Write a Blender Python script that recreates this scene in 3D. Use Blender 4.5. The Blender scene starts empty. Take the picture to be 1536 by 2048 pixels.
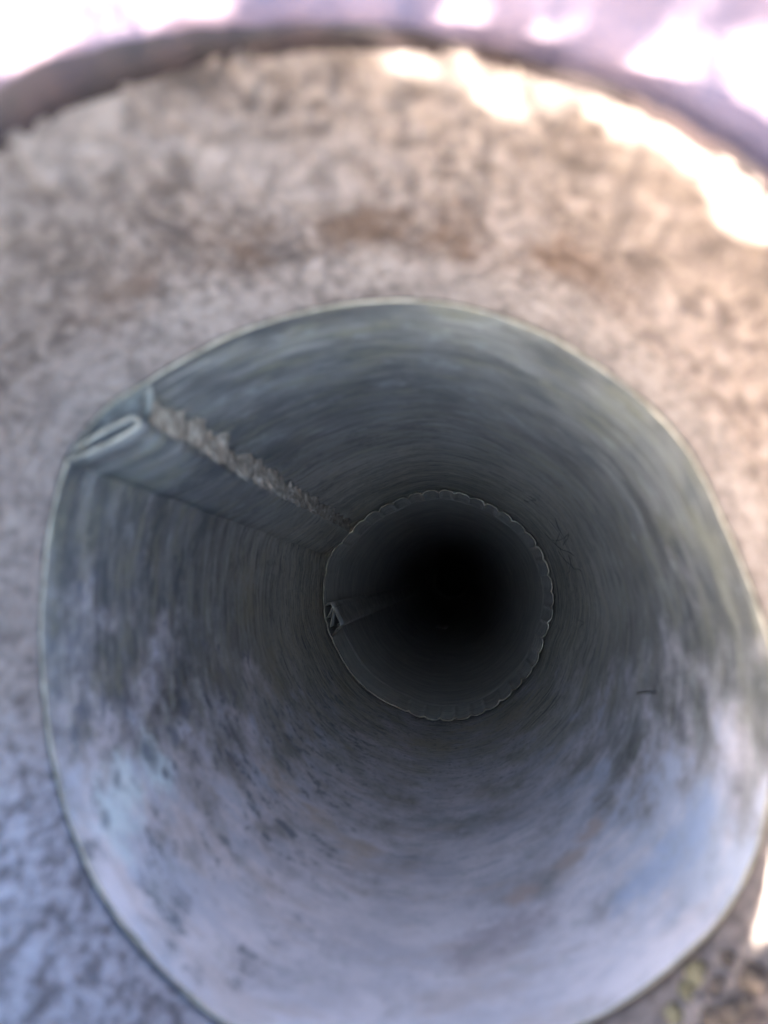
import bpy, math, random
import numpy as np
from mathutils import Vector, Matrix, noise
random.seed(4); rng = np.random.default_rng(4)
R = math.radians
S = bpy.context.scene
COL = S.collection

# ---------------------------------------------------------------- camera, sky, sun, exposure
# Everything is laid out in the frame of the pipe: z runs out of the mouth, y is up in the picture, metres.
TILT = R(25)                       # the pipe leans by this much out of the vertical
ROT = Matrix.Rotation(TILT, 4, 'X')
CAM = Vector((.0092, .0194, .156))
fw = Vector((-.0896, .0844, -1)).normalized()
rt = fw.cross(Vector((0, 1, 0))).normalized(); up = rt.cross(fw)
cd = bpy.data.cameras.new('camera'); cam = bpy.data.objects.new('camera', cd); COL.objects.link(cam)
m = Matrix((rt, up, -fw)).transposed().to_4x4(); m.translation = CAM
cam.matrix_world = ROT @ m
cd.sensor_fit = 'VERTICAL'; cd.sensor_height = 24; cd.lens = 24 * 1540 / 2048
cd.clip_start = .004; cd.clip_end = 200
cd.dof.use_dof = True; cd.dof.focus_distance = .50; cd.dof.aperture_fstop = 6.6
S.camera = cam

phi = R(62); az = R(-160)          # sun: angle off the pipe's axis, direction in the picture
sp = Vector((math.sin(phi) * math.cos(az), math.sin(phi) * math.sin(az), math.cos(phi)))
sun_dir = (ROT.to_3x3() @ sp).normalized()
elev = math.asin(sun_dir.z); rotz = math.atan2(sun_dir.x, sun_dir.y)
w = bpy.data.worlds.new('World'); S.world = w; w.use_nodes = True
wn = w.node_tree
sky = wn.nodes.new('ShaderNodeTexSky'); sky.sky_type = 'NISHITA'; sky.sun_disc = False
sky.sun_elevation = elev; sky.sun_rotation = rotz; sky.air_density = 1.0; sky.dust_density = 2.5
bg = wn.nodes['Background']; bg.inputs['Strength'].default_value = .15
wn.links.new(sky.outputs[0], bg.inputs['Color'])
ld = bpy.data.lights.new('sun', 'SUN'); ld.energy = 5.0; ld.angle = R(.5); ld.color = (1, .95, .86)
sun = bpy.data.objects.new('sun', ld); COL.objects.link(sun)
sun.rotation_euler = sun_dir.to_track_quat('Z', 'Y').to_euler()
S.view_settings.view_transform = 'Standard'; S.view_settings.look = 'None'
S.view_settings.exposure = 3.6; S.view_settings.gamma = 1
S.view_settings.use_curve_mapping = False
S.cycles.use_adaptive_sampling = True; S.cycles.adaptive_threshold = .03; S.cycles.max_bounces = 12; S.cycles.diffuse_bounces = 7; S.cycles.glossy_bounces = 4

def unproject(p, z):               # point of the photograph (1536 x 2048) -> point at height z
    d = fw * 1540 + rt * (p[0] - 768) - up * (p[1] - 1024)
    return CAM + d * ((z - CAM.z) / d.z)

# ---------------------------------------------------------------- helpers
def tag(o, label, cat=None, group=None, kind=None):
    if label: o['label'] = label
    if cat: o['category'] = cat
    if group: o['group'] = group
    if kind: o['kind'] = kind
    return o
def mesh_obj(name, V, F, mat, parent=None, smooth=True):
    me = bpy.data.meshes.new(name); me.from_pydata([tuple(v) for v in V], [], F); me.update()
    if smooth: me.polygons.foreach_set('use_smooth', [True] * len(me.polygons))
    me.materials.append(mat)
    o = bpy.data.objects.new(name, me); COL.objects.link(o)
    if parent: o.parent = parent
    else: o.matrix_world = ROT
    return o
def empty(name, loc=(0, 0, 0)):
    o = bpy.data.objects.new(name, None); COL.objects.link(o); o.empty_display_size = .02
    o.matrix_world = ROT @ Matrix.Translation(loc); return o
def grid_faces(nu, nv, closed=True):   # vertex index = j * nu + i
    F = []
    for j in range(nv - 1):
        for i in range(nu if closed else nu - 1):
            k = (i + 1) % nu
            F.append((j * nu + i, j * nu + k, (j + 1) * nu + k, (j + 1) * nu + i))
    return F
def fbm(x, y, z, o=4): return noise.fractal(Vector((x, y, z)), .9, 2.1, o)
def polar(pts, z, n, extra=0.0):   # outline of the photograph -> radius at n even angles
    a = []; r = []
    for p in pts:
        q = unproject(p, z); a.append(math.atan2(q.y, q.x)); r.append(math.hypot(q.x, q.y))
    a = np.array(a); r = np.array(r); o = np.argsort(a); a = a[o]; r = r[o]
    th = np.linspace(-math.pi, math.pi, n, endpoint=False)
    v = np.interp(th, np.r_[a - 2 * math.pi, a, a + 2 * math.pi], np.r_[r, r, r])
    k = np.hanning(max(5, n // 40) | 1); k /= k.sum(); h = len(k) // 2
    return th, np.convolve(np.r_[v[-h:], v, v[:h]], k, 'valid') + extra
def sm(a, b, x): t = min(1, max(0, (x - a) / (b - a))); return t * t * (3 - 2 * t)
def tube(name, pts, rad, mat, parent, closed=True, n=6):
    V = []; m = len(pts)
    for i, p in enumerate(pts):
        p = Vector(p)
        a = Vector(pts[i - 1]) if (closed or i) else p
        b = Vector(pts[(i + 1) % m]) if (closed or i < m - 1) else p
        t = (b - a).normalized(); s = t.cross(Vector((0, 0, 1)) if closed else Vector((.31, .45, .84)))
        s = s.normalized() if s.length > 1e-3 else t.cross(Vector((1, 0, 0))).normalized()
        u = s.cross(t); rr = rad(i) if callable(rad) else rad
        for k in range(n):
            c = 2 * math.pi * k / n; V.append(p + (s * math.cos(c) + u * math.sin(c)) * rr)
    F = grid_faces(n, m)
    if closed:
        for k in range(n):
            F.append(((m - 1) * n + k, (m - 1) * n + (k + 1) % n, (k + 1) % n, k))
    else:
        F += [tuple(range(n))[::-1], tuple(range((m - 1) * n, m * n))]
    return mesh_obj(name, V, F, mat, parent)

# ---------------------------------------------------------------- materials
class NT:
    def __init__(s, name):
        s.m = bpy.data.materials.new(name); s.m.use_nodes = True
        s.t = s.m.node_tree; s.b = s.t.nodes['Principled BSDF']
        s.co = s.t.nodes.new('ShaderNodeTexCoord').outputs['Object']
    def n(s, kind, ins=None, **kw):
        d = s.t.nodes.new(kind)
        for k, v in kw.items(): setattr(d, k, v)
        for k, v in (ins or {}).items():
            if hasattr(v, 'is_output'): s.t.links.new(v, d.inputs[k])
            else: d.inputs[k].default_value = v
        return d
    def map(s, scale, loc=(0, 0, 0), rot=(0, 0, 0)):
        return s.n('ShaderNodeMapping', {'Vector': s.co, 'Scale': scale, 'Location': loc, 'Rotation': rot}).outputs[0]
    def noise(s, scale, loc=(0, 0, 0), detail=5, rough=.6, dist=0.0):
        return s.n('ShaderNodeTexNoise', {'Vector': s.map(scale, loc), 'Scale': 1.0, 'Detail': detail, 'Roughness': rough, 'Distortion': dist}).outputs['Fac']
    def ramp(s, f, a, b, lo=0.0, hi=1.0):
        return s.n('ShaderNodeMapRange', {'Value': f, 'From Min': a, 'From Max': b, 'To Min': lo, 'To Max': hi}, interpolation_type='SMOOTHSTEP').outputs[0]
    def math(s, op, a, b=0.0):
        d = s.t.nodes.new('ShaderNodeMath'); d.operation = op
        for i, v in enumerate((a, b)):
            if hasattr(v, 'is_output'): s.t.links.new(v, d.inputs[i])
            else: d.inputs[i].default_value = v
        return d.outputs[0]
    def mix(s, f, a, b):
        d = s.t.nodes.new('ShaderNodeMix'); d.data_type = 'RGBA'
        for i, v in ((0, f), (6, a), (7, b)):
            if hasattr(v, 'is_output'): s.t.links.new(v, d.inputs[i])
            else: d.inputs[i].default_value = v if i == 0 else (*v, 1)
        return d.outputs[2]
    def set(s, **k):
        for a, v in k.items():
            i = s.b.inputs[a.replace('_', ' ')]
            if hasattr(v, 'is_output'): s.t.links.new(v, i)
            else: i.default_value = (*v, 1) if isinstance(v, tuple) else v
        return s
    def bump(s, h, strength, dist):
        s.t.links.new(s.n('ShaderNodeBump', {'Height': h, 'Strength': strength, 'Distance': dist}).outputs[0], s.b.inputs['Normal'])
    def xyz(s): return s.n('ShaderNodeSeparateXYZ', {'Vector': s.co}).outputs

def zinc(name, pale_floor=True, rear=False, stains=False):
    k = NT(name); X, Y, Z = k.xyz()[:3]
    streak = k.noise((32, 32, 420), detail=4, rough=.75, dist=.9)
    fine = k.noise((45, 45, 850), (3, 1, 7), detail=4, rough=.8, dist=.5)
    broad = k.noise((26, 26, 60), (1, 5, 2), detail=4, rough=.65)
    patch = k.noise((55, 55, 170), (4, 2, 9), detail=4, rough=.75)
    if rear: c = k.mix(k.ramp(broad, .32, .68), (.62, .59, .54), (.80, .77, .69))  # rear wall painted paler to make up for the missing light
    else:
        near_mouth = k.ramp(k.math('ADD', Z, k.math('MULTIPLY', k.math('SUBTRACT', broad, .5), .14)), -.27, -.06)   # colour lifted with depth, painting in light lost down the pipe
        c = k.mix(k.ramp(broad, .32, .68), (.45, .43, .37), (.74, .70, .60))
        c = k.mix(near_mouth, c, k.mix(k.ramp(broad, .34, .66), (.074, .078, .083), (.228, .232, .228)))
        c = k.mix(k.math('MULTIPLY', k.ramp(patch, .48, .62), .65), c, k.mix(near_mouth, (.56, .51, .36), (.25, .245, .18)))
    c = k.mix(k.math('MULTIPLY', k.ramp(streak, .47, .38), k.ramp(patch, .35, .52, .25, 1.0)), c, (.42, .40, .36) if rear else (.12, .117, .12))
    c = k.mix(k.math('MULTIPLY', k.ramp(streak, .54, .66), k.ramp(patch, .62, .42, .05, .45)), c, (.68, .65, .60))
    if not rear:
        dk = k.math('MULTIPLY', k.ramp(fine, .48, .36), k.ramp(near_mouth, 0.0, 1.0, .95, .2))
        c = k.mix(dk, c, (.11, .105, .11))
        c = k.mix(k.math('MULTIPLY', k.ramp(fine, .55, .66), k.ramp(near_mouth, 0.0, 1.0, .55, .1)), c, (.78, .75, .68))
    if pale_floor:  # paler lavender low in the pipe and near the mouth
        edge = k.noise((48, 48, 36), (7, 7, 1), detail=5, rough=.66)
        v = k.math('ADD', k.math('MULTIPLY', Y, -13.0), k.math('MULTIPLY', Z, 2.4))
        v = k.math('ADD', v, k.math('MULTIPLY', k.math('SUBTRACT', edge, .5), 2.6))
        tone = k.noise((34, 34, 50), (2, 8, 3), detail=5, rough=.7)
        floor_col = k.mix(k.ramp(tone, .36, .60), (.72, .68, .74), (.90, .83, .88))
        floor_col = k.mix(k.math('MULTIPLY', k.ramp(broad, .52, .66), .6), floor_col, (.68, .59, .58))
        floor_col = k.mix(k.math('MULTIPLY', k.math('MULTIPLY', k.ramp(patch, .46, .34), k.ramp(Z, -.04, -.11)), .6), floor_col, (.45, .46, .52))
        c = k.mix(k.math('MULTIPLY', k.ramp(v, -.3, .85), .96), c, floor_col)
        blue = k.math('MULTIPLY', k.ramp(k.math('ABSOLUTE', X), .034, .062), k.math('MULTIPLY', k.ramp(v, .1, .5), k.ramp(tone, .60, .42)))
        c = k.mix(k.math('MULTIPLY', blue, .4), c, (.52, .63, .80))       # bluish tint on the flanks
        spot = k.math('MULTIPLY', k.ramp(k.noise((120, 120, 170), (5, 5, 5), detail=4, rough=.7), .55, .61), k.math('MULTIPLY', k.ramp(v, -.35, .1), k.ramp(v, .9, .4)))
        c = k.mix(k.math('MULTIPLY', k.math('MULTIPLY', spot, k.ramp(X, -.015, -.04)), .7), c, (.13, .15, .19))
    if stains:
        wob = k.n('ShaderNodeTexNoise', {'Vector': k.co, 'Scale': 130.0, 'Detail': 3.0, 'Roughness': .7})
        wv = k.n('ShaderNodeVectorMath', {0: wob.outputs['Color'], 1: (.5, .5, .5)}, operation='SUBTRACT').outputs[0]
        for px, hw, col, st in STAINS:
            off = k.n('ShaderNodeVectorMath', {0: wv, 'Scale': 3.2 * hw}, operation='SCALE').outputs[0]
            pv = k.n('ShaderNodeVectorMath', {0: k.co, 1: off}, operation='ADD').outputs[0]; m_ = None
            for q in px:
                w_ = wall_pt(q); dd = k.n('ShaderNodeVectorMath', {0: pv, 1: tuple(w_)}, operation='DISTANCE').outputs['Value']
                m_ = dd if m_ is None else k.n('ShaderNodeMath', {0: m_, 1: dd, 2: .8 * hw}, operation='SMOOTH_MIN').outputs[0]
            c = k.mix(k.ramp(m_, hw * 1.6, hw * .3, 0.0, st), c, col)
    if not rear:
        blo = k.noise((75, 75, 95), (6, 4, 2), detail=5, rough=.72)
        c = k.mix(k.math('MULTIPLY', k.math('MULTIPLY', k.ramp(blo, .47, .36), k.ramp(near_mouth, 0.0, 1.0, .3, .6)), k.ramp(Y, -.02, .025, .08, 1.0)), c, (.085, .095, .105))
        c = k.mix(k.math('MULTIPLY', k.ramp(blo, .55, .68), .4), c, (.46, .48, .48))
        mic = k.noise((330, 330, 520), (1, 2, 3), detail=3, rough=.75)
        c = k.mix(k.math('MULTIPLY', k.ramp(mic, .45, .33), k.ramp(near_mouth, 0.0, 1.0, .7, .1)), c, (.10, .095, .095))
    k.set(Base_Color=c, Metallic=.1, Roughness=.5)
    k.b.inputs['Specular IOR Level'].default_value = .3
    k.bump(k.math('ADD', fine, streak), .4, .0006)
    return k.m
ZINC_REAR = zinc('weathered_zinc_rear', False, True)
def plain(name, a, b, sc, rough=.8, bump=.4, dist=.001):
    k = NT(name); f = k.noise((sc,) * 3, detail=6, rough=.65)
    k.set(Base_Color=k.mix(k.ramp(f, .35, .65), a, b), Roughness=rough); k.bump(f, bump, dist); return k.m
EDGE = plain('bright_cut_edge', (.22, .19, .14), (.42, .37, .29), 160, .5)
EDGE_DULL = plain('dull_cut_edge', (.40, .34, .24), (.85, .76, .58), 140, .6)
CRUST = plain('tan_crust', (.22, .19, .15), (.50, .44, .36), 330, .95, .6)
RIM_SHADE = plain('shaded_rim', (.010, .005, .005), (.024, .012, .012), 90, .9)  # shade on the rim end face, painted in as near-black brown
TAN_EDGE = plain('dusty_tan_edge', (.27, .24, .19), (.46, .41, .33), 200, .9)
FILL = plain('grey_green_dirt', (.11, .11, .098), (.22, .215, .19), 260, .95)
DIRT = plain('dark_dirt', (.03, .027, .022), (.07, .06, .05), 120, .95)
HAIR = plain('dark_fibre', (.05, .048, .048), (.10, .095, .09), 300, .8)
STONE = plain('pale_stone', (.40, .36, .30), (.60, .55, .48), 200, .9)
BROWN = plain('brown_crumb', (.05, .038, .03), (.14, .105, .085), 200, .95)
LICHEN = plain('yellow_lichen', (.13, .11, .06), (.24, .20, .12), 300, .95)
GROUND = plain('pale_ground', (.125, .085, .105), (.19, .13, .15), 40, .95, .8, .004)

k = NT('rough_sleeve')
g1 = k.noise((330, 330, 210), detail=4, rough=.65, dist=.1)
g2 = k.noise((38, 38, 30), (3, 3, 3), detail=5, rough=.6)
g3 = k.noise((60, 60, 45), (8, 1, 4), detail=6, rough=.7)
X, Y, Z = k.xyz()[:3]
g4 = k.noise((95, 95, 60), (5, 9, 2), detail=5, rough=.68, dist=.3)
c = k.mix(k.ramp(g1, .33, .67), (.10, .074, .065), (.24, .185, .163))
c = k.mix(k.math('MULTIPLY', k.ramp(g4, .47, .37), .8), c, (.062, .046, .042))
c = k.mix(k.math('MULTIPLY', k.ramp(g4, .54, .66), .6), c, (.31, .245, .215))
c = k.mix(k.math('MULTIPLY', k.ramp(g2, .46, .66), .5), c, (.30, .245, .228))
band = k.math('MULTIPLY', k.ramp(k.math('ABSOLUTE', k.math('SUBTRACT', k.math('ADD', Z, k.math('MULTIPLY', k.math('SUBTRACT', g2, .5), .03)), .024)), .011, .002), k.math('MULTIPLY', k.ramp(g3, .38, .56), k.ramp(Y, .062, .076)))
c = k.mix(k.math('MULTIPLY', k.ramp(k.math('ADD', Z, k.math('MULTIPLY', k.math('SUBTRACT', g2, .5), .05)), .022, .008), .6), c, k.mix(k.ramp(g1, .3, .6), (.20, .16, .145), (.34, .282, .258)))
c = k.mix(k.math('MULTIPLY', band, .8), c, (.10, .058, .038))
drip = k.math('MULTIPLY', k.ramp(k.noise((95, 95, 9), (2, 6, 1), detail=3), .57, .63), k.ramp(k.math('ADD', Z, k.math('MULTIPLY', g3, .04)), .045, .066))
c = k.mix(k.math('MULTIPLY', drip, .75), c, (.09, .07, .065))
c = k.mix(k.math('MULTIPLY', k.ramp(g3, .62, .70), .6), c, (.10, .085, .085))
c = k.mix(k.math('MULTIPLY', k.math('MULTIPLY', k.ramp(k.math('ADD', k.math('MULTIPLY', Y, -20.0), g2), .35, 1.1), k.ramp(X, .03, -.02)), .75), c, k.mix(k.ramp(g1, .34, .62), (.11, .105, .125), (.38, .37, .43)))  # bluish sky light painted into the colour, low on the left
k.set(Base_Color=c, Roughness=.95); k.bump(k.math('ADD', g1, g3), .4, .0012)
SLEEVE = k.m

# ---------------------------------------------------------------- ground round the sleeve
RIM_Z = .064
rim_px = [(0, 265), (130, 205), (250, 165), (400, 125), (560, 95), (700, 85), (800, 80), (900, 90), (1000, 110), (1100, 140), (1200, 180), (1300, 225), (1400, 285), (1536, 370)]
Q = [unproject(p, RIM_Z) for p in rim_px]
A = np.array([[2 * q.x, 2 * q.y, 1] for q in Q]); bb = np.array([q.x ** 2 + q.y ** 2 for q in Q])
s = np.linalg.lstsq(A, bb, rcond=None)[0]; RC = Vector((s[0], s[1], 0)); RR = math.sqrt(s[2] + s[0] ** 2 + s[1] ** 2)
print('rim centre', RC, 'radius', RR)
RIM_W = .0028
nu = 256; rs = np.r_[RR + RIM_W + .003, RR + RIM_W + .004, np.geomspace(RR + RIM_W + .008, 2.5, 60)]
V = []
for j, r in enumerate(rs):
    for i in range(nu):
        a = 2 * math.pi * i / nu; x = RC.x + r * math.cos(a); y = RC.y + r * math.sin(a)
        z = RIM_Z - .006 + .006 * fbm(x * 14, y * 14, 1) * min(1, r / .2) + .0025 * fbm(x * 70, y * 70, 4)
        z -= .026 * math.exp(-((math.degrees(a) - 263) / 17) ** 2) * (1 - sm(.10, .22, r))  # unseen dip added so the sun passes through the rim notch
        if j == 0: z = -.05
        V.append((x, y, z))
tag(mesh_obj('ground', V, grid_faces(nu, len(rs)), GROUND), None, kind='structure')

# ---------------------------------------------------------------- front pipe
mouth_px = [(790, 603), (900, 612), (1000, 635), (1100, 678), (1200, 740), (1290, 810), (1360, 885), (1400, 950), (1440, 1040), (1480, 1130), (1515, 1220), (1536, 1290), (1545, 1430), (1536, 1580), (1518, 1680), (1483, 1765), (1433, 1845), (1368, 1905), (1298, 1965), (1218, 2020), (1153, 2050), (810, 2140), (460, 2050), (400, 2005), (330, 1940), (260, 1860), (200, 1770), (150, 1660), (115, 1540), (95, 1420), (88, 1300), (88, 1200), (100, 1080), (125, 960), (140, 915), (190, 845), (220, 810), (300, 765), (400, 705), (500, 660), (600, 630), (700, 610)]
crimp_px = [(887, 981), (944, 995), (998, 1020), (1045, 1055), (1075, 1090), (1096, 1139), (1106, 1194), (1102, 1237), (1088, 1272), (1069, 1331), (1034, 1374), (991, 1411), (940, 1434), (897, 1440), (850, 1436), (803, 1417), (756, 1393), (717, 1362), (678, 1303), (655, 1253), (648, 1194), (649, 1159), (661, 1112), (694, 1073), (733, 1034), (784, 1006), (834, 987)]
ZC = -.348; N = 480
TH, rm = polar(mouth_px, 0, N)
_, rc = polar(crimp_px, ZC, N)
rw = rc + .0022
for i, a in enumerate(TH):         # the wall swells behind the seam
    d = math.degrees(a)
    rw[i] += .0035 * max(0, 1 - ((d - 147) / 16) ** 2) if abs(d - 147) < 16 else 0
def r_front(i, z):
    t = sm(0, 1, -z / .30); x, y = math.cos(TH[i]), math.sin(TH[i])
    return rm[i] * (1 - t) + rw[i] * t + .0006 * fbm(x * 1.6, y * 1.6, z * 9 + 3, 3) * min(1, -z / .03)
def wall_at(a, z):
    x = (a + math.pi) / (2 * math.pi) * N; i = int(x) % N; return r_front(i, min(z, 0))
def wall_pt(px, lift=0.0):          # where the sight line through a point of the photograph meets the front pipe
    lo, hi = 0.0, -.348
    def f(z):
        q = unproject(px, z); return math.hypot(q.x, q.y) - wall_at(math.atan2(q.y, q.x), z)
    for _ in range(40):
        mid = (lo + hi) / 2
        if f(mid) < 0: lo = mid
        else: hi = mid
    q = unproject(px, lo); n = Vector((-q.x, -q.y, 0)).normalized(); return q + n * lift
STAINS = [  # stains on the wall: points of the photograph, half-width, colour, strength
    ([(225, 1640), (250, 1580), (310, 1530)], .0075, (.80, .92, .95), .75),
    ([(300, 1510), (345, 1470), (370, 1410)], .0035, (.12, .15, .20), .75),
    ([(210, 1640), (235, 1560), (290, 1500)], .0022, (.14, .17, .22), .7),
    ([(330, 1545), (350, 1530)], .0016, (.13, .15, .20), .8),
    ([(415, 1400), (420, 1410)], .0016, (.12, .13, .16), .8),
    ([(450, 1460), (455, 1470)], .0016, (.13, .14, .17), .8),
    ([(1180, 1660), (1140, 1720), (1040, 1790)], .005, (.60, .47, .42), .8),
    ([(1040, 1850), (960, 1890)], .0085, (.46, .40, .43), .75),
    ([(870, 1490), (960, 1450), (1030, 1430)], .016, (.62, .54, .40), .7),
    ([(560, 1560), (640, 1640), (720, 1700)], .008, (.64, .52, .42), .6),
    ([(1290, 1760), (1340, 1690), (1400, 1640)], .008, (.46, .56, .76), .6),
    ([(860, 1640), (950, 1640)], .007, (.36, .38, .40), .55),
    ([(540, 1330), (500, 1200)], .013, (.40, .35, .24), .65),
]
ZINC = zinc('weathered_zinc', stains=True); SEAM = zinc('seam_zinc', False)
zs = np.r_[np.linspace(0, -.40, 130)]
V = []; cs = np.cos(TH); sn = np.sin(TH)
for z in zs:
    for i in range(N): r = r_front(i, z); V.append((r * cs[i], r * sn[i], z))
for z in zs[::-1][::10]:
    for i in range(N): r = r_front(i, z) + .0007; V.append((r * cs[i], r * sn[i], z))
nz = len(V) // N
F = [f[::-1] for f in grid_faces(N, nz)]
F += [((nz - 1) * N + i, (nz - 1) * N + (i + 1) % N, (i + 1) % N, i) for i in range(N)]
fp = empty('metal_pipe', (0, 0, 0))
tag(fp, 'weathered grey zinc pipe whose wide open mouth faces the viewer', 'pipe')
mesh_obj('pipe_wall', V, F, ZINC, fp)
tube('mouth_edge', [((rm[i] + .0003) * cs[i], (rm[i] + .0003) * sn[i], .0004 * fbm(cs[i] * 6, sn[i] * 6, 2)) for i in range(N)], lambda i: .0004 + .0002 * fbm(cs[i] * 9, sn[i] * 9, 5), EDGE, fp)

def ribbon(name, line_at, zz, th, mat, parent):   # a folded sheet: polyline with thickness drawn along z
    V = []; n2 = 0
    for z in zz:
        P = [Vector((p[0], p[1])) for p in line_at(z)]; L = []; Rr = []
        for i, p in enumerate(P):
            t = (P[min(i + 1, len(P) - 1)] - P[max(i - 1, 0)]).normalized(); nn = Vector((-t.y, t.x)) * th / 2
            L.append(p + nn); Rr.append(p - nn)
        ring = L + Rr[::-1]; n2 = len(ring); V += [(q.x, q.y, z) for q in ring]
    F = grid_faces(n2, len(zz)); h = n2 // 2
    for base in (0, (len(zz) - 1) * n2):
        for i in range(h - 1):
            q = (base + i, base + i + 1, base + n2 - 2 - i, base + n2 - 1 - i); F.append(q if base else q[::-1])
    return mesh_obj(name, V, F, mat, parent)
A0, A1 = Vector((-.0715, .0442)), Vector((-.0738, .0350)); B0, B1 = Vector((-.0562, .0512)), Vector((-.0585, .0485))
def AB(z):
    t = min(1, max(0, z / ZC)); w1 = .0005 * fbm(z * 22, 3, 1)
    return A0.lerp(A1, t) + Vector((w1, w1)), B0.lerp(B1, t) + Vector((w1, -w1)) + Vector((.0006, .0004)) * fbm(z * 50, 8, 1)
def seam_line(z):
    a, b = AB(z); u = (b - a).normalized(); o = Vector((-u.y, u.x))
    if o.dot(b) < 0: o = -o        # outwards, to the wall
    out = [a - u * .001, a.lerp(b, .25) - o * .0004, a.lerp(b, .6) - o * .0006, b - u * .0012]
    for t in range(1, 6):
        c = math.pi * t / 5 - math.pi / 2; out.append(b - u * .0012 + o * .0012 + u * .0012 * math.cos(c) + o * .0012 * math.sin(c))
    return out + [b - u * .006 + o * .0024, a.lerp(b, .35) + o * .0020, a.lerp(b, .15) + o * .0012]
zz = np.linspace(.0005, ZC + .002, 90)
ribbon('lock_seam', seam_line, zz, .0008, SEAM, fp)
tube('seam_end_edge', [(*p, .0012) for p in seam_line(0)], .0005, TAN_EDGE, fp, closed=False)

def filler():                       # dirt and solder closing the hollow behind the fold
    V = []; n = 40; m = 8
    a0 = math.atan2(A0.y, A0.x) - .01; a1 = math.atan2(B0.y, B0.x) - .10
    for j in range(m):
        t = j / (m - 1)
        for i in range(n):
            s_ = i / (n - 1); x = (math.pi + a0 + (a1 - a0) * s_) / (2 * math.pi) * N
            r = r_front(int(x) % N, 0) + .0003; a = a0 + (a1 - a0) * s_; wl = Vector((math.cos(a) * r, math.sin(a) * r))
            h = A0.lerp(B0, min(1, s_ * 1.25)); o = h.normalized() * .0004; q = (h + o).lerp(wl, t)
            V.append((q.x, q.y, -.0010 - .0025 * math.sin(math.pi * t) + .0007 * fbm(q.x * 300, q.y * 300, 1)))
    return mesh_obj('seam_filler', V, grid_faces(n, m, False), FILL, fp)
filler()
# crust packed between the raised edge of the seam and the wall
def crust(name, z0, z1, nzr, base_at, amp, parent, seed, gate=None, cap=False):
    V = []; M = 34
    for j in range(nzr):
        z = z0 + (z1 - z0) * j / (nzr - 1); p0, p1 = base_at(z)
        inn = -(p0 + p1).normalized(); g = gate(z) if gate else 1
        if j == 0 and cap: p0 = p0 - inn * .0062; z += .0015
        for i in range(M):
            s_ = i / (M - 1); p = p0.lerp(p1, s_); prof = math.sin(math.pi * min(1, .25 + .75 * s_)) if s_ > 0 else .3
            big = fbm(p.x * 120 + seed, p.y * 120, z * 95, 5); hgt = amp * g * prof * ((1 - s_) ** .7 * .45 + 1.15 * max(0, .15 + big) + .42 * fbm(p.x * 500, p.y * 500 + seed, z * 450, 3)) - .0007
            if s_ == 1: hgt = -.0006
            q = p + inn * hgt; V.append((q.x, q.y, z + .0015 * fbm(p.x * 200, p.y * 200, z * 150 + seed)))
    o = mesh_obj(name, V, grid_faces(M, nzr, False), CRUST, parent); return tag(o, None, kind='stuff')
def cb(z):
    b = AB(z)[1]; a = math.atan2(b.y, b.x) - (.085 + .05 * fbm(z * 60, 1, 4, 3)); r = wall_at(a, z) + .0003
    return b.lerp(Vector((0, 0)), -.004), Vector((math.cos(a) * r, math.sin(a) * r))
V = []                              # the fold closes against the wall along its whole length
for z in np.linspace(-.001, ZC + .003, 80):
    p0, p1 = cb(z)
    for i in range(8): q = p0.lerp(p1, i / 7) + p0.normalized() * .0012 * math.sin(math.pi * i / 7); V.append((q.x, q.y, z))
mesh_obj('seam_flank', V, grid_faces(8, 80, False), FILL, fp)
crust('tan_crust', -.004, ZC + .004, 900, cb, .0029, fp, 3, gate=lambda z: (.30 + .75 * sm(-.02, -.08, z) * (1 - .62 * sm(-.16, -.32, z))) * max(.15, .75 + 1.1 * fbm(z * 42, 9, 2, 3)))

# ---------------------------------------------------------------- rear pipe, crimped end pushed into the front one
rp = empty('crimped_pipe', (0, 0, ZC))
tag(rp, 'darker inner pipe with wavy crimped end, pushed into the wide pipe', 'pipe')
flat = np.array([1 - max(0, 1 - abs((math.degrees(a) + 138) / 34) ** 4) if abs(math.degrees(a) + 138) < 34 else 1 for a in TH])
flat *= np.array([.35 if 148 < math.degrees(a) or math.degrees(a) < -170 else 1 for a in TH])
jit = np.array([.75 + .45 * fbm(cs[i] * 5, sn[i] * 5, 7) for i in range(N)])
ph = np.array([TH[i] * 44 / 2 + .35 * fbm(cs[i] * 3, sn[i] * 3, 1) for i in range(N)])
wave = (1 - np.abs(np.sin(ph))) ** 2.2
def r_rear(i, z):
    d = ZC - z                     # depth from the crimped edge
    r0 = rc[i]; circ = .0745; t = sm(.05, .30, d); r = r0 * (1 - t) + circ * t
    c = (1 - sm(.035, .058, d)) * (1 - .3 * sm(0, .05, d))
    r -= .0026 * wave[i] * flat[i] * jit[i] * c
    r += .0016 * sm(.050, .060, d)
    r -= .0012 * math.exp(-((d - .064) / .0032) ** 2)
    return r
ds = np.r_[np.linspace(0, .056, 16), np.linspace(.058, .072, 14), np.linspace(.08, .3, 24), np.linspace(.33, 3.2, 36)]
V = []
for d in ds:
    for i in range(N): r = r_rear(i, ZC - d); V.append((r * cs[i], r * sn[i], -d))
for d in ds[ds < .05][::-1]:
    for i in range(N): r = r_rear(i, ZC - d) + .0006; V.append((r * cs[i], r * sn[i], -d))
nz = len(V) // N; k0 = len(ds)
F = [f[::-1] for f in grid_faces(N, k0)] + [tuple(v + k0 * N for v in f[::-1]) for f in grid_faces(N, nz - k0)]
F += [((nz - 1) * N + i, (nz - 1) * N + (i + 1) % N, (i + 1) % N, i) for i in range(N)]
mesh_obj('pipe_wall', V, F, ZINC_REAR, rp)
mesh_obj('blocked_end', V[(k0 - 1) * N:k0 * N], [tuple(range(N))], DIRT, rp)
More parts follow.
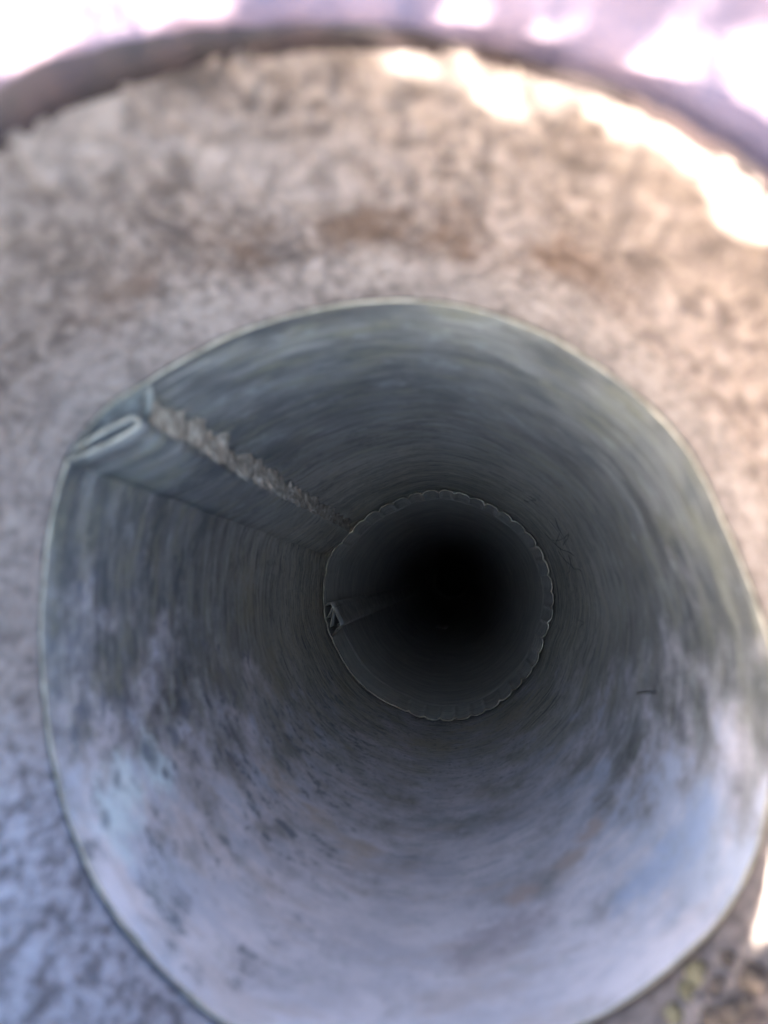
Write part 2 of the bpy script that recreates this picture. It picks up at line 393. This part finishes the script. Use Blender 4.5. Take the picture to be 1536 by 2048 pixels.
tube('crimped_edge', [((r_rear(i, ZC) + .0003) * cs[i], (r_rear(i, ZC) + .0003) * sn[i], .0006 * fbm(cs[i] * 5, sn[i] * 5, 3)) for i in range(N)], lambda i: .00048 + .00022 * fbm(cs[i] * 8, sn[i] * 8, 2), EDGE_DULL, rp)
def rear_out(z):
    w1 = .0004 * fbm(z * 20, 1, 1)
    return [(-.0742 + w1, .0005), (-.0728, .0022), (-.0712, .0022), (-.0702, .0008), (-.0672, -.0055), (-.0643 + w1, -.0115), (-.0648, -.0132), (-.0662, -.0136)]
def rear_in(z):
    return [(-.0735, -.0078), (-.0716, -.0045), (-.0702, -.0008), (-.0694, .0001), (-.0689, -.0009), (-.0700, -.0060), (-.0712, -.0135)]
DULL = plain('dull_dusty_zinc', (.38, .36, .32), (.58, .55, .49), 90, .8)
zz = np.linspace(-.001, -.95, 60)
sm1 = ribbon('lock_seam', rear_out, zz, .0006, DULL, rp)
ribbon('seam_fold', rear_in, zz, .0006, DULL, sm1)
tube('seam_edge', [(*p, .0002) for p in rear_out(0)], .0004, EDGE_DULL, sm1, closed=False)
tube('fold_edge', [(*p, .0002) for p in rear_in(0)], .0004, EDGE_DULL, sm1, closed=False)
def cr2(z):
    return Vector((-.0668, -.0105)), Vector((-.0708, -.0215))
crust('dirt_crust', -.001, -.03, 60, cr2, .0028, rp, 11, lambda z: 1 - .6 * sm(-.006, -.03, z))

# ---------------------------------------------------------------- rough sleeve
sl = empty('rough_sleeve', (0, 0, 0))
tag(sl, 'rough tan mortar sleeve ringing the pipe mouth, with dark brown rim', 'sleeve')
NS = 720; ths, rms = polar(mouth_px, 0, NS)
zl = np.r_[-.03, -.012, -.004, np.linspace(0, RIM_Z, 110)]
def sun_notch(d): return 1 - .34 * math.exp(-((d + 95) / 13) ** 2)      # unseen notch added in the rim to let sun reach the far wall
V = []
for z in zl:
    t = sm(-.15, 1.05, z / RIM_Z) if z > 0 else sm(-.15, 1.05, 0)
    t0 = sm(-.15, 1.05, 0); t = (t - t0) / (1 - t0) * .45 + .55 * max(0, z) / RIM_Z
    for i, a in enumerate(ths):
        ca, sa = math.cos(a), math.sin(a); d = math.degrees(a)
        gap = .0011 + .0014 * math.exp(-((d + 52) / 16) ** 2) + .0012 * math.exp(-((d + 135) / 22) ** 2)
        b = RC.x * ca + RC.y * sa; rr = b + math.sqrt(b * b - RC.length_squared + RR * RR)
        r = (rms[i] + gap) * (1 - t) + rr * t
        e = min(1, max(.12, z / .012)) * (1 - .6 * sm(.056, .064, z))
        x, y = r * ca, r * sa
        r += e * (.0008 * fbm(x * 60, y * 60, z * 50, 4) + .0006 * fbm(x * 300, y * 300, z * 260, 3))
        V.append((r * ca, r * sa, z * sun_notch(d) if z > 0 else z))
F = [f[::-1] for f in grid_faces(NS, len(zl))]
wall = mesh_obj('sleeve_wall', V, F, SLEEVE, sl); SLV = np.array(V)
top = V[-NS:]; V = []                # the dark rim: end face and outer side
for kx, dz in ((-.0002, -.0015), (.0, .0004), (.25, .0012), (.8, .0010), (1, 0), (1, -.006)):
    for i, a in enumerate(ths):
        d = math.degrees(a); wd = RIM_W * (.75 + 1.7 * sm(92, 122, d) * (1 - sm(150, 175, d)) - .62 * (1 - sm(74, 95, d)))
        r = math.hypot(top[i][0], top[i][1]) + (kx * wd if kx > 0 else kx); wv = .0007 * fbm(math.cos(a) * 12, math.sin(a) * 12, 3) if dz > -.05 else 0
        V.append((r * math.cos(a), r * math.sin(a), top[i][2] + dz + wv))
mesh_obj('rim', V, [f[::-1] for f in grid_faces(NS, 6)], RIM_SHADE, sl)

# ---------------------------------------------------------------- small things
fib = empty('root_fibres'); tag(fib, 'thin dark root fibres clinging to the wall right of the crimped end', 'fibres')
strands = [[(1113, 1036), (1122, 1060), (1115, 1085), (1124, 1100)], [(1105, 1080), (1125, 1078), (1140, 1068), (1128, 1090)], [(1090, 1065), (1120, 1095), (1150, 1110)],
           [(1120, 1100), (1130, 1120), (1150, 1135), (1165, 1142)], [(1140, 1110), (1146, 1128), (1138, 1145)], [(1158, 1240), (1170, 1243), (1163, 1256)], [(1050, 1000), (1075, 1000), (1060, 990)]]
for st in strands:
    P = []
    for a, b in zip(st[:-1], st[1:]):
        for t in (0, .33, .66):
            P.append(wall_pt((a[0] + (b[0] - a[0]) * t + random.uniform(-2, 2), a[1] + (b[1] - a[1]) * t + random.uniform(-2, 2)), .0007))
    P.append(wall_pt(st[-1], .0007))
    tube('fibre', P, .00012, HAIR, fib, closed=False, n=4)
tw = tube('twig', [wall_pt((1277 + 8 * t, 1387 + random.uniform(-1, 1)), .0006) for t in range(6)], lambda i: .00022 + .00008 * (i % 2), HAIR, None, closed=False, n=5)
tag(tw, 'short dark twig stuck to the right wall of the wide pipe', 'twig')

def lump(name, loc, sx, sy, sz, mat, parent, seed):
    V = []; F = []; a, b = 14, 9
    for j in range(b):
        p = math.pi * (j + .5) / b
        for i in range(a):
            t = 2 * math.pi * i / a; d = Vector((math.sin(p) * math.cos(t), math.sin(p) * math.sin(t), math.cos(p)))
            d *= 1 + .35 * fbm(d.x * 1.4 + seed, d.y * 1.4, d.z * 1.4, 3); V.append((loc[0] + d.x * sx, loc[1] + d.y * sy, loc[2] + d.z * sz))
    F = [f[::-1] for f in grid_faces(a, b)] + [tuple(range(a)), tuple(range((b - 1) * a, b * a))[::-1]]
    return mesh_obj(name, V, F, mat, parent)
pb = unproject((885, 1251), -1.27)
tag(lump('pebble', (pb.x, -.0715, -1.27), .010, .004, .008, STONE, None, 5), 'tiny pale pebble lying deep inside the crimped pipe', 'pebble')

def sleeve_pt(px):
    best = None; P = SLV[SLV[:, 2] > .001]; v = P - np.array(CAM); d = v @ np.array(fw); d = np.where(d < .01, 1e-9, d)
    e = (768 + 1540 * (v @ np.array(rt)) / d - px[0]) ** 2 + (1024 - 1540 * (v @ np.array(up)) / d - px[1]) ** 2
    return Vector(P[int(np.argmin(e))])
for n_, (px, sz, mt, nm) in enumerate([((1395, 1950), .0022, LICHEN, 'lichen'), ((1372, 1985), .0016, LICHEN, 'lichen'), ((1475, 2035), .0026, BROWN, 'crumb'), ((1440, 1975), .0018, BROWN, 'crumb'), ((1515, 1960), .0024, BROWN, 'crumb'), ((1430, 2040), .0020, BROWN, 'crumb'), ((1500, 2010), .0016, BROWN, 'crumb'), ((1350, 2030), .0018, LICHEN, 'lichen'), ((1460, 1920), .0015, BROWN, 'crumb')]):
    q = sleeve_pt(px); lump(nm, q, sz, sz, sz * 1.3, mt, sl, n_)

# ---------------------------------------------------------------- unseen leaves added beside the sleeve to break the low sun into patches
def project(P):
    v = P - np.array(CAM); d = v @ np.array(fw)
    return np.c_[768 + 1540 * (v @ np.array(rt)) / d, 1024 - 1540 * (v @ np.array(up)) / d], d
def ell(p, x, y, a, b): return ((p[:, 0] - x) / a) ** 2 + ((p[:, 1] - y) / b) ** 2 < 1
def poly(p, Q):
    inside = np.zeros(len(p), bool)
    for (x0, y0), (x1, y1) in zip(Q, Q[1:] + Q[:1]):
        c = (y0 > p[:, 1]) != (y1 > p[:, 1])
        with np.errstate(divide='ignore', invalid='ignore'): xi = (x1 - x0) * (p[:, 1] - y0) / (y1 - y0) + x0
        inside ^= c & (p[:, 0] < xi)
    return inside
gx, gy = np.meshgrid(np.linspace(-.09, .11, 90), np.linspace(.03, .13, 60))
GR = np.c_[gx.ravel(), gy.ravel(), np.full(gx.size, RIM_Z - .006)]
GR = GR[np.hypot(GR[:, 0] - RC.x, GR[:, 1] - RC.y) > RR + .004]
pg, dg = project(GR); pg[dg < .01] = 1e6
sv = SLV[(SLV[:, 2] > -.001)][::4]; ps, ds_ = project(sv); ps[ds_ < .01] = 1e6
lit_s = ell(ps, 805, 115, 38, 25) | ell(ps, 935, 150, 38, 32) | ell(ps, 1050, 195, 92, 46) | poly(ps, [(1150, 150), (1250, 200), (1600, 350), (1600, 500), (1450, 460), (1415, 380), (1400, 330), (1330, 285), (1230, 265), (1180, 220)]) | ell(ps, 1520, 1790, 45, 85)
lit_g = poly(pg, [(-80, -80), (480, -80), (470, 25), (330, 30), (200, 70), (0, 140), (-80, 150)]) | ell(pg, 905, 20, 58, 36) | ell(pg, 1130, 35, 28, 42) | poly(pg, [(1400, -60), (1440, 60), (1600, 80), (1600, 260), (1420, 190), (1330, 140), (1320, 110), (1390, 80)])
inf = (ps[:, 0] > -60) & (ps[:, 0] < 1700) & (ps[:, 1] > -60) & (ps[:, 1] < 2000)
ing = (pg[:, 0] > -60) & (pg[:, 0] < 1600) & (pg[:, 1] > -120) & (pg[:, 1] < 600)
e1 = sp.cross(Vector((0, 0, 1))).normalized(); e2 = e1.cross(sp)
if e2.z < 0: e2 = -e2
E = np.array([e1, e2]).T
LIT = np.r_[sv[lit_s], GR[lit_g]] @ E; facing = (sv[:, :2] @ np.array(sp)[:2]) < 0
pipe_pts = np.array([(r_front(i, z) * cs[i], r_front(i, z) * sn[i], z) for z in np.linspace(.001, -.11, 40) for i in range(0, N, 3) if cs[i] * sp.x + sn[i] * sp.y < -.05])
SHD = np.r_[pipe_pts, sv[inf & ~lit_s & facing & (sv[:, 2] > .0)], GR[ing & ~lit_g]] @ E
open_ = np.ones(len(SHD), bool); leaves = []
for it in range(12000):
    if not open_.any(): break
    L = .030 if it < 1500 else .020 if it < 3500 else .013 if it < 6000 else .009
    c = SHD[rng.choice(np.flatnonzero(open_))] + rng.normal(0, L * .25, 2); an = rng.uniform(0, 2 * math.pi)
    u = np.array([math.cos(an), math.sin(an)]); n_ = np.array([-u[1], u[0]])
    def cover(P, g): q = P - c; return ((q @ u) / (L / 2 * g)) ** 2 + ((q @ n_) / (L * .27 * g)) ** 2 < 1
    if cover(LIT, 1.06).any(): continue
    cv = cover(SHD, .80) & open_
    if cv.sum() < 2: continue
    open_[cv] = False; leaves.append((c, u, L))
print('leaves', len(leaves), 'uncovered', open_.sum(), 'of', len(SHD))
LEAF = plain('leaf_green', (.035, .07, .018), (.07, .13, .035), 60, .5); STEM = plain('stem_green', (.06, .08, .03), (.10, .12, .05), 80, .7)
root0 = sp * .34; root0.z = RIM_Z - .012
wd = empty('shade_leaves', root0); tag(wd, 'unseen leaves added out of view to break the sun into patches', 'shade screen')
lv = [(-1, 0), (-.75, .55), (-.3, .95), (.25, .9), (.7, .5), (1, 0), (.7, -.5), (.25, -.9), (-.3, -.95), (-.75, -.55)]
tips = []
for c, u, L in leaves:
    dist = .26 + rng.uniform(-.03, .03); u3 = e1 * u[0] + e2 * u[1]; n3 = e1 * -u[1] + e2 * u[0]
    base = e1 * c[0] + e2 * c[1] + sp * dist - root0; tl = rng.uniform(-.35, .35)
    Vv = [base + u3 * (a * L / 2) + n3 * (b * L * .27) + sp * (a * L / 2 * tl + .05 * L * abs(b)) for a, b in lv]
    Vv.append(base + u3 * (-.3 * L / 2) - sp * .02 * L)
    mesh_obj('leaf', Vv, [(i, (i + 1) % 10, 10) for i in range(10)], LEAF, wd); tips.append(Vv[0])
for g in range(9):                  # stems from the root up through the leaves
    tsel = tips[g::9]
    if not tsel: continue
    tip = max(tsel, key=lambda v: v.z); P = [Vector((0, 0, 0)).lerp(tip, t) + Vector((0, 0, .02 * math.sin(math.pi * t))) for t in np.linspace(0, 1, 9)]
    tube('stem', P, lambda i: .0011 - .00008 * i, STEM, wd, closed=False, n=5)
